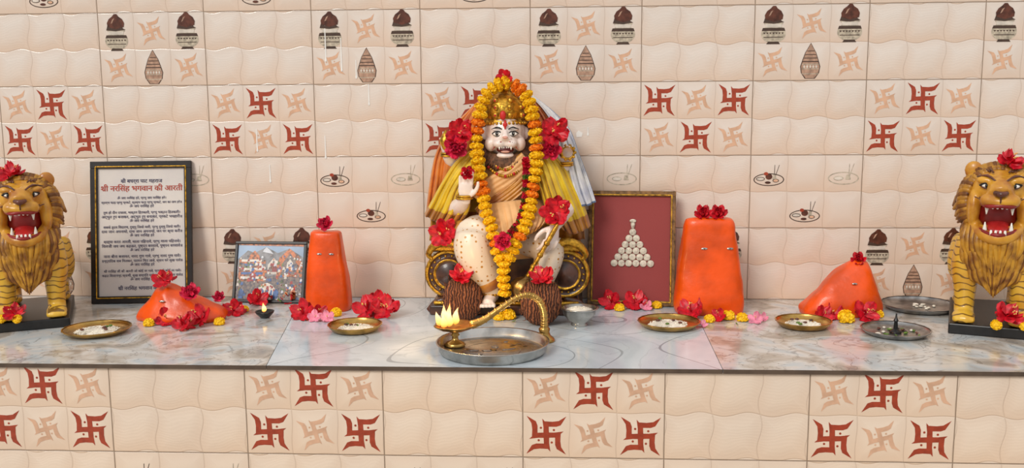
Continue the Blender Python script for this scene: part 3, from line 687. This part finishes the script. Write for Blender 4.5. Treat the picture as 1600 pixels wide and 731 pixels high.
PR([(-.145,-.12),(.145,-.12),(.145,.12),(-.145,.12)],0); PR([(-.145,.05),(-.1,.09),(-.07,.08),(-.02,.105),(.03,.08),(.08,.1),(.145,.06),(.145,-.05),(-.145,-.05)],1,1); PR([(-.03,.095),(-.02,.105),(0,.088),(.012,.076),(-.01,.08),(-.035,.085)],2,2)
PR([(-.145,.12),(.145,.12),(.145,.108),(-.145,.112)],3,3)
PR([(-.145,-.01),(-.05,-.005),(0,-.02),(.06,.0),(.145,-.01),(.145,-.12),(-.145,-.12)],8,2)
PR([(-.135,-.04),(-.02,-.04),(-.02,.05),(-.045,.05),(-.05,.07),(-.07,.09),(-.09,.07),(-.095,.05),(-.135,.05)],3,3)
for q in range(5): PR([(-.125,-.03+q*.018),(-.03,-.03+q*.018),(-.03,-.02+q*.018),(-.125,-.02+q*.018)],4 if q%2==0 else 7,4)
PR([(-.085,-.04),(-.06,-.04),(-.06,-.01),(-.072,.0),(-.085,-.01)],6,5)
PR([(-.01,-.01),(.04,-.01),(.04,.03),(.015,.06),(-.01,.03)],4,3); PR([(0,-.0),(.03,-.0),(.03,.02),(.015,.04),(0,.02)],6,4)
PR([(.03,-.02),(.14,-.02),(.14,.04),(.12,.07),(.08,.1),(.05,.07),(.03,.04)],3,3.5); PR([(.05,-.01),(.125,-.01),(.115,.04),(.085,.08),(.055,.04)],8,4.2); PR([(.07,.01),(.1,.01),(.098,.04),(.086,.055),(.074,.04)],4,5)
PR([(-.05,-.1),(.03,-.1),(.03,-.075),(.015,-.055),(-.01,-.045),(-.035,-.055),(-.05,-.075)],4,5); PR([(-.06,-.1),(.04,-.1),(.04,-.106),(-.06,-.106)],6,6)
for k in range(5): PR([(-.046+k*.018,-.098),(-.038+k*.018,-.098),(-.038+k*.018,-.08),(-.042+k*.018,-.074),(-.046+k*.018,-.08)],7,6)
random.seed(21)
for k in range(220):
    x=random.uniform(-.138,.138);z=random.uniform(-.115,.03) if k<170 else random.uniform(0,.07); s=random.uniform(.003,.007); PR([(x-s,z-s),(x+s,z-s*.6),(x+s*.8,z+s),(x-s*.5,z+s*1.2)],random.choice([3,4,6,7,4,2,5,8]),5.5+random.random()*.4)
for k in range(4):
    x=-.13+k*.075; PR([(x,-.113),(x+.02,-.113),(x+.024,-.085),(x+.012,-.07),(x,-.085)],random.choice([6,3,7]),7)
kid(b,'temple_print',e,smooth=False); kid(MB([BLF]).add(box((0,.004,.129),(.3,.006,.25))),'backing',e,smooth=False); fin()
FRB=M('frame_bronze','#7d5a34',.35,.4,var=.3,ns=50)
e,fin=frame('framed_cotton_discs',(.408,-.135,.001),.352,.468,.022,-.1,.2,FRB,GOLD)
def lin(h):
    t=NT('maroon_linen'); w=t.n('ShaderNodeTexChecker'); w.inputs['Scale'].default_value=420; t.t.links.new(t.obj(),w.inputs['Vector']); t.col(t.mix(w.outputs['Fac'],hx('#9c3f3b'),hx('#8a322f'))); t.b.inputs['Roughness'].default_value=.7; return t.m
kid(MB([lin(0)]).add(box((0,.003,.234),(.32,.006,.435))),'linen_back',e,smooth=False)
b=MB([M('cotton_disc','#d8cdb9',.8,var=.15,ns=90,bump=.3),P_gr]); 
for r in range(6):
    for k in range(6-r):
        x=(k-(5-r)/2)*.0295+.004; z=.172+r*.0255; b.add(ell((x,-.004,z),(.0145,.005,.0145),16,8)); b.add(ell((x,-.0075,z),(.007,.002,.007),10,6))
b.add(tube([(.004,-.004,.315),(.004,-.004,.335)],[.006,.01],8,2)); b.add(ell((.004,-.004,.345),(.014,.004,.008),12,6)); kid(b,'cotton_discs',e); fin()
# ---------------------------------------------------------------- plates
def grains(b,c,r,n,z,mi,h=.012,extra=None):
    for k in range(n):
        a=random.uniform(0,2*pi);q=r*math.sqrt(random.random()); hh=h*(1-(q/r)**2)
        b.add(ell((c[0]+q*math.cos(a),c[1]+q*math.sin(a),z+hh),(.0042,.0022,.002),5,4,(random.uniform(-.4,.4),0,random.uniform(0,3))),mi)
def plate(name,p,r,m,h=.02,fill=None,dark=False):
    b=MB([m,RICE,P_br,GRN,BLK,FM[0]]); x,y=p
    b.add(lathe([(r*.68,.001),(r*.7,.0),(r*.86,.004),(r*.97,h*.8),(r,h),(r*1.0,h+.002),(r*.97,h+.002),(r*.94,h*.8),(r*.82,.007),(r*.6,.005),(0,.005)],48,(x,y,0)))
    b.add(lathe([(r*.985,h-.001),(r*1.02,h+.001),(r*1.02,h+.004),(r*.985,h+.004)],48,(x,y,0),mod=lambda th,z:1+.012*math.cos(28*th),cap=False))
    if fill=='rice':
        b.add(lathe([(r*.62,.006),(r*.5,.012),(r*.25,.017),(0,.018)],24,(x,y,0),mod=lambda th,z:1+.12*math.sin(3*th+x*9)),1); grains(b,(x,y),r*.66,170,.008,1,.011)
        for k in range(6): b.add(ell((x+random.uniform(-.4,.4)*r,y+random.uniform(-.4,.4)*r,.02),(.008,.006,.004),8,5),random.choice([2,2,3]))
    if fill=='ash':
        for k in range(26): b.add(ell((x+random.uniform(-.6,.6)*r,y+random.uniform(-.6,.6)*r,.009),(random.uniform(.003,.012),.006,.004),8,5,(0,0,random.uniform(0,3))),random.choice([2,3,4,1]))
        b.add(lathe([(.02,.006),(.021,.012),(.008,.02),(.006,.045),(.009,.05),(.004,.06),(.002,.075),(0,.076)],16,(x,y,0)),4)
    if fill=='few':
        for k in range(9): b.add(ell((x+random.uniform(-.1,.5)*r,y+random.uniform(-.4,.4)*r,.009),(random.uniform(.006,.014),.007,.004),8,5,(0,0,random.uniform(0,3))),1)
    return b.obj(name,None,org=(x,y,0),ang=.9)
random.seed(31)
p=g(152,520); plate('brass_plate',(p.x,p.y),.118,BR,.018,'rice')
p=g(555,516); plate('brass_plate',(p.x,p.y),.098,BR,.022,'rice')
p=g(1045,510); plate('brass_plate',(p.x,p.y),.113,BR,.02,'rice')
p=g(1255,510); plate('brass_plate',(p.x,p.y),.1,BR,.022,'rice')
p=g(1399,522); plate('steel_incense_plate',(p.x,p.y),.117,STD,.018,'ash')
p=g(1438,484); plate('steel_plate',(p.x,-.165),.142,STD,.02,'few')
b=MB([ST,RICE,P_br]); p=g(905,508); x,y=p.x,p.y
b.add(lathe([(.03,0),(.032,.004),(.026,.012),(.045,.024),(.06,.045),(.063,.062),(.072,.066),(.073,.069),(.06,.068),(.056,.05),(.03,.045),(0,.045)],40,(x,y,0)))
b.add(lathe([(.057,.05),(.04,.064),(.0,.07)],20,(x,y,0)),1); grains(b,(x,y),.052,120,.056,1,.014); b.obj('steel_bowl_of_rice',None,org=(x,y,0))
TX,TY=-.10,-.845
b=MB([ST,STD,BRD]); r=.185
b.add(lathe([(r*.9,0),(r*.95,.001),(r*.985,.012),(r,.032),(r*1.03,.036),(r*1.03,.038),(r*.985,.037),(r*.955,.012),(r*.9,.006),(0,.005)],64,(TX,TY,0)))
for rr in(.5,.72): b.add(lathe([(r*rr,.005),(r*rr+.002,.0065),(r*rr+.004,.005)],48,(TX,TY,0),cap=False),1)
random.seed(8)
for k in range(16):
    a=random.uniform(0,6.28);q=random.uniform(.02,.12); b.add(ell((TX+q*math.cos(a)+.02,TY+q*math.sin(a)-.01,.0062),(random.uniform(.008,.02),.008,.0012),12,4,(0,0,a)),random.choice([1,2]))
b.obj('steel_thali',None,org=(TX,TY,0))
# aarti lamp
lx,ly=-.232,-.80
lamp=empty('aarti_lamp',(lx,ly,.007)); b=MB([BR])
b.add(lathe([(.034,.008),(.036,.012),(.03,.02),(.012,.028),(.01,.04),(.016,.046),(.01,.052),(.02,.058),(.05,.066),(.07,.078),(.073,.082),(.066,.081),(.045,.072),(.0,.068)],40,(lx,ly,0),mod=lambda th,z:1+(.07*math.cos(5*th) if z>.063 else 0)))
hp=[V((lx+.055,ly+.01,.078)),V((lx+.10,ly+.02,.095)),V((lx+.16,ly+.035,.135)),V((lx+.21,ly+.05,.165)),V((lx+.25,ly+.06,.172)),V((lx+.285,ly+.07,.15)),V((lx+.3,ly+.08,.11)),V((lx+.302,ly+.09,.07)),V((lx+.302,ly+.095,.05))]
b.add(tube(hp,[.016,.012,.010,.009,.011,.013,.013,.012,.014],12,4))
Q=cr(hp,6)
for i,q in enumerate(Q):
    if i%2==0: 
        a=V(q); T=(V(Q[min(i+1,len(Q)-1)])-V(Q[max(i-1,0)])).normalized(); m=(T.to_track_quat('Z','Y').to_matrix()).to_4x4(); m.translation=a
        b.add(lathe([(.011,-.003),(.0155,0),(.011,.003)],14),0,m)
bx,by=lx+.302,ly+.095
b.add(lathe([(.036,.0),(.038,.004),(.034,.012),(.022,.022),(.018,.034),(.02,.045),(.012,.055)],28,(bx,by,0)))
b.obj('lamp_body',lamp)
def flame(b,c,h,r,lean=0):
    vs,fs=lathe([(0,0),(r*.8,h*.1),(r*1.05,h*.25),(r*.85,h*.5),(r*.45,h*.75),(r*.15,h*.92),(0,h)],12,(0,0,0),mod=lambda th,z:1+.12*math.sin(2*th+z*60))
    for v in vs: v.x+=lean*(v.z/h)**2*h+.002*math.sin(v.z*120)
    b.add(([v+V(c) for v in vs],fs))
b=MB([FIRE])
for dx,dy,h,l in((-.052,-.01,.05,-.2),(-.035,.015,.07,-.1),(-.018,-.02,.055,.1),(.0,.01,.062,.15),(-.034,-.035,.045,0),(-.022,.0,.078,.05)): flame(b,(lx+dx,ly+dy,.078),h,.011,l)
b.obj('flames',lamp)
L=bpy.data.lights.new('flame_light','POINT'); L.energy=2.2; L.color=(1,.6,.22); L.shadow_soft_size=.03; o=bpy.data.objects.new('flame_light',L); bpy.context.collection.objects.link(o); o.location=(lx,ly,.20); o.parent=lamp; o.matrix_parent_inverse=Matrix.Translation(-lamp.location)
p=g(414,496); d=empty('clay_oil_lamp',(p.x,p.y,0)); b=MB([BLK,FM[0]]); b.add(lathe([(.016,0),(.02,.004),(.034,.018),(.037,.026),(.034,.027),(.026,.016),(0,.01)],24,(p.x,p.y,0),mod=lambda th,z:1+.18*max(0,math.cos(th+1.2))**8)); b.obj('lamp_dish',d)
b=MB([FIRE]); flame(b,(p.x,p.y-.01,.024),.038,.008); b.obj('flame',d)
# ---------------------------------------------------------------- lions
def lion_mat():
    t=NT('lion_coat'); w=t.n('ShaderNodeTexWave',bands_direction='Z'); w.inputs['Scale'].default_value=12; w.inputs['Distortion'].default_value=7; w.inputs['Detail'].default_value=1.5; w.inputs['Detail Scale'].default_value=1.2
    t.t.links.new(t.obj(),w.inputs['Vector']); s=t.ramp(w.outputs['Fac'],[(.88,(0,0,0,1)),(.94,(.85,.85,.85,1))])
    t.col(t.mix(s,t.ramp(t.noise(8),[(.3,hx('#c98a1e')),(.6,hx('#e3b43a'))]),hx('#5a3612'))); t.b.inputs['Roughness'].default_value=.35; t.b.inputs['Coat Weight'].default_value=.3; return t.m
LC=lion_mat(); LF=M('lion_face_yellow','#dda233',.35,h2='#ad6a1c',ns=18,coat=.2); MN=M('lion_mane','#cb9328',.45,h2='#7a4612',ns=25,coat=.15); MN2=M('lion_mane_dark','#8a5418',.5,h2='#5a320c',ns=25)
LW=M('lion_white','#e9dcb8',.4); TON=M('tongue_red','#c02a2a',.3); LR=M('lion_mouth','#8c1a1a',.35)
def lion(x,y,yaw,sc):
    e=empty('lion_statue',(x,y,0)); Mx=Matrix.Translation((x,y,0))@Matrix.Rotation(yaw,4,'Z')@Matrix.Scale(sc,4)
    MH=Mx@Matrix.Translation((0,-.03,.44))@Matrix.Scale(1.14,4)@Matrix.Translation((0,.03,-.44))
    A=lambda b,q,mi=0:b.add(q,mi,Mx)
    H=lambda b,q,mi=0:b.add(q,mi,MH)
    b=MB([BLK]); A(b,box((0,.12,.018),(.26,.46,.036))); b.obj('plinth',e,False,bevel=.004)
    b=MB([LC])
    A(b,tube([(0,-.02,.30),(0,.1,.28),(0,.22,.26),(0,.3,.26)],[.09,.1,.085,.08],18,sq=1.1))
    A(b,tube([(0,.03,.34),(0,.045,.40),(0,.04,.46)],[.08,.06,.055],16))
    for s in(-1,1):
        A(b,tube([(s*.06,-.0,.30),(s*.085,-.02,.22),(s*.085,-.025,.14),(s*.085,-.02,.07),(s*.085,-.035,.058)],[.065,.05,.036,.032,.034],14))
        A(b,ell((s*.085,-.06,.056),(.038,.048,.022)))
        for k in range(4): A(b,ell((s*.085-.026+k*.0175,-.098+abs(k-1.5)*.005,.05),(.011,.018,.014),10,8))
        A(b,tube([(s*.06,.28,.25),(s*.09,.24,.18),(s*.088,.31,.11),(s*.088,.27,.055)],[.08,.06,.03,.032],14)); A(b,ell((s*.088,.24,.055),(.036,.05,.02)))
    A(b,tube([(0,.36,.28),(.05,.42,.24),(.09,.4,.16),(.1,.36,.2)],[.02,.016,.014,.022],10))
    b.obj('body',e,remesh=.007,smo=5)
    b=MB([LF])
    H(b,ell((0,-.03,.485),(.078,.085,.06),20,14)); H(b,tube([(0,-.06,.50),(0,-.11,.488),(0,-.14,.472)],[.034,.036,.034],14)); H(b,ell((0,-.13,.458),(.046,.036,.02)))
    for s in(-1,1):
        H(b,ell((s*.066,-.045,.43),(.020,.05,.06))); H(b,ell((s*.036,-.096,.514),(.028,.02,.013))); H(b,ell((s*.03,-.13,.46),(.024,.026,.02)))
        H(b,ell((s*.07,.0,.535),(.026,.014,.028)))
    H(b,tube([(-.06,-.05,.378),(-.037,-.10,.356),(0,-.118,.349),(.037,-.10,.356),(.06,-.05,.378)],[.02,.018,.02,.018,.02],12)); H(b,ell((0,-.06,.353),(.05,.06,.016)))
    b.obj('head',e,remesh=.005,smo=4)
    b=MB([LR,TON,TEE,BLK,EYW,P_br])
    H(b,ell((0,-.035,.41),(.056,.045,.06)),0); H(b,tube([(0,-.06,.385),(0,-.095,.376),(0,-.12,.368)],[.03,.03,.02],12,sq=.45),1)
    H(b,tube([(-.046,-.118,.448),(-.03,-.15,.444),(0,-.158,.447),(.03,-.15,.444),(.046,-.118,.448)],.006,8,4),0)
    H(b,tube([(-.05,-.09,.372),(-.03,-.118,.364),(0,-.133,.36),(.03,-.118,.364),(.05,-.09,.372)],.006,8,4),0)
    for s in(-1,1):
        H(b,tube([(s*.032,-.135,.45),(s*.033,-.135,.42)],[.008,.0015],8,3),2); H(b,tube([(s*.034,-.105,.364),(s*.034,-.108,.394)],[.008,.0015],8,3),2)
        for k in range(2): H(b,tube([(s*(.006+k*.012),-.152,.449),(s*(.006+k*.012),-.152,.438)],[.006,.003],8,2),2); H(b,tube([(s*(.006+k*.012),-.128,.36),(s*(.006+k*.012),-.129,.373)],[.005,.003],8,2),2)
        q=(s*.036,-.104,.499); H(b,ell(q,(.013,.009,.007)),4); H(b,ell((q[0],q[1]-.006,q[2]),(.005,.005,.006)),3); H(b,tube([(q[0]-.018,q[1],q[2]),(q[0],q[1]-.007,q[2]+.009),(q[0]+.018,q[1]+.002,q[2]+.002)],.003,6,3),3); H(b,tube([(q[0]-.015,q[1],q[2]-.002),(q[0],q[1]-.006,q[2]-.008),(q[0]+.016,q[1]+.002,q[2]-.001)],.0022,6,3),5)
        H(b,tube([(s*.012,-.128,.513),(s*.035,-.112,.528),(s*.062,-.08,.522)],[.002,.004,.002],6,3),5)
        for k in range(4): H(b,tube([(s*(.02+.01*k),-.153+.006*k,.462),(s*(.03+.012*k),-.145+.006*k,.468)],.0016,5,2),5)
        for k in range(3): H(b,tube([(s*(.02+.008*k),-.09+.018*k,.537),(s*(.03+.015*k),-.06+.018*k,.545)],[.003,.001],5,2),5)
        for k in range(4): H(b,tube([(s*.083,-.065+.008*k,.47-.025*k),(s*.087,-.045+.01*k,.465-.025*k)],[.003,.001],5,2),5)
    H(b,tube([(-.016,-.155,.484),(0,-.168,.480),(.016,-.155,.484)],[.006,.009,.006],8,4),5); H(b,tube([(0,-.168,.476),(0,-.166,.456)],[.003,.002],6,2),5)
    b.obj('face_details',e)
    b=MB([MN,MN2]); random.seed(4)
    for k in range(40):
        a=-.75+ (pi+1.5)*k/39; cx=.088*math.cos(a); cz=.45+.088*math.sin(a)
        H(b,tube([(cx*.92,-.05,cz),(cx*1.16,-.04,cz+.012*math.sin(a)-.006),(cx*1.3+random.uniform(-.006,.006),-.01,cz-.03)],[.012,.011,.003],7,3),k%3==1)
        H(b,tube([(cx*.85,-.02,cz),(cx*1.12,.0,cz+.012*math.sin(a)),(cx*1.28+random.uniform(-.01,.01),.03,cz-.035)],[.018,.016,.004],7,3),k%4==1)
    for row,(z0,n,w,L) in enumerate([(.37,23,.1,.14),(.33,23,.1,.15),(.27,19,.088,.12)]):
        for k in range(n):
            t=(k/(n-1)*2-1); X=w*t; Y=-.085*math.sqrt(max(0,1-t*t*.8))-.012*(2-row)
            A(b,tube([(X*.9,Y+.01,z0),(X+.006*math.sin(k),Y-.012-.005*(k%2),z0-L*.35),(X*.85,Y-.006-.005*(k%2),z0-L*.7),(X*.5,Y-.008,z0-L*(1.15-.4*abs(t)))],[.009,.0105,.008,.002],7,3),1 if k%2==0 and k%3 else 0)
    for s in(-1,1):
        for k in range(9):
            A(b,tube([(s*.075,-.03+k*.014,.40-.004*k),(s*.1,-.035+k*.016,.34),(s*.095,-.03+k*.016,.27-.01*k%3)],[.012,.013,.004],7,3),k%2)
    b.obj('mane',e); return e
liL=lion(-1.885,-.50,.45,1.0); liR=lion(1.675,-.50,-.38,1.05)
# ---------------------------------------------------------------- offerings
random.seed(77)
heap('flowers_at_base',[(233,506,'m',18),(262,500,'h',34),(290,508,'h',34),(314,500,'h',40),(343,504,'m',18),(365,486,'h',34),(382,484,'m',16),(245,502,'l',20),(300,506,'m',12)],mdL)
heap('rose_offering',[(342,466,'r',24)])
heap('hibiscus_offering',[(403,470,'h',34),(428,468,'m',16),(453,466,'h',34),(440,472,'l',18)])
heap('flowers_at_base',[(474,490,'h',38),(492,497,'p',22),(512,497,'p',22),(525,490,'m',20),(500,490,'h',26)],stL)
heap('hibiscus_offering',[(575,486,'h',44),(604,486,'h',44),(590,476,'h',40)])
heap('flowers_at_base',[(885,470,'h',38)],idol)
heap('marigold_offering',[(780,496,'m',20),(795,494,'m',24),(806,500,'l',16)])
heap('hibiscus_offering',[(955,474,'h',36),(968,482,'m',18),(992,474,'h',38),(1010,480,'p',20),(1026,478,'m',18)])
heap('flowers_at_base',[(1080,488,'h',42),(1108,500,'m',18),(1138,495,'m',22),(1122,496,'h',24),(1160,498,'m',20),(1180,500,'p',22),(1192,498,'p',16),(1098,508,'p',14),(1150,504,'l',18)],stR)
heap('flowers_at_base',[(1285,494,'h',30),(1303,492,'h',30),(1322,498,'m',28),(1350,492,'h',40),(1372,492,'m',18)],mdR)
def topf(par,pts):
    b=MB(FM)
    for x,y,z,s,k in pts:
        nr=(random.uniform(-.3,.3),-.8,.7)
        if k=='h': fl_h(b,(x,y,z),nr,s); fl_h(b,(x+.01,y+.01,z+.005),(.4,-.3,1),s*.85)
        elif k=='m': fl_m(b,(x,y,z),nr,s,3)
        else: fl_r(b,(x,y,z),nr,s,1 if k=='r' else 0)
    return b.obj('offered_flowers',par,org=pts[0][:3])
topf(stR,[(.695-.02,-.245,.388,.038,'R'),(.735,-.245,.388,.038,'R')])
topf(stL,[(-.81,-.235,.345,.036,'r')])
topf(mdL,[(-1.40,-.43,.155,.042,'h'),(-1.28,-.46,.11,.042,'r')])
topf(mdR,[(1.275,-.245,.21,.032,'R')])
topf(liL,[(-1.91,-.54,.575,.045,'h')]); topf(liR,[(1.68,-.55,.605,.045,'h')])
topf(liL,[(-1.885,-.63,.07,.038,'h'),(-1.86,-.65,.055,.018,'m'),(-1.92,-.65,.055,.018,'m')]); topf(liR,[(1.67,-.63,.08,.052,'h'),(1.63,-.65,.055,.02,'m'),(1.72,-.66,.055,.02,'m')])
# ---------------------------------------------------------------- light
w=bpy.data.worlds.new('sky'); w.use_nodes=True; nt=w.node_tree; bg=nt.nodes['Background']
tc=nt.nodes.new('ShaderNodeTexCoord'); sp=nt.nodes.new('ShaderNodeSeparateXYZ'); rp=nt.nodes.new('ShaderNodeValToRGB')
nt.links.new(tc.outputs['Generated'],sp.inputs[0]); nt.links.new(sp.outputs[2],rp.inputs[0]); nt.links.new(rp.outputs[0],bg.inputs[0])
e_=rp.color_ramp.elements; e_[0].position=0; e_[0].color=(.62,.56,.5,1); e_[1].position=.5; e_[1].color=(.93,.96,1,1)
bg.inputs[1].default_value=.82; bpy.context.scene.world=w
S=bpy.data.lights.new('sun','SUN'); S.energy=1.65; S.angle=.35; S.color=(1,.96,.9); so=bpy.data.objects.new('sun',S); bpy.context.collection.objects.link(so)
so.rotation_euler=V((.45,.8,-.62)).to_track_quat('-Z','Y').to_euler(); so.location=(-2,-4,3)
bpy.context.scene.view_settings.view_transform='Standard'
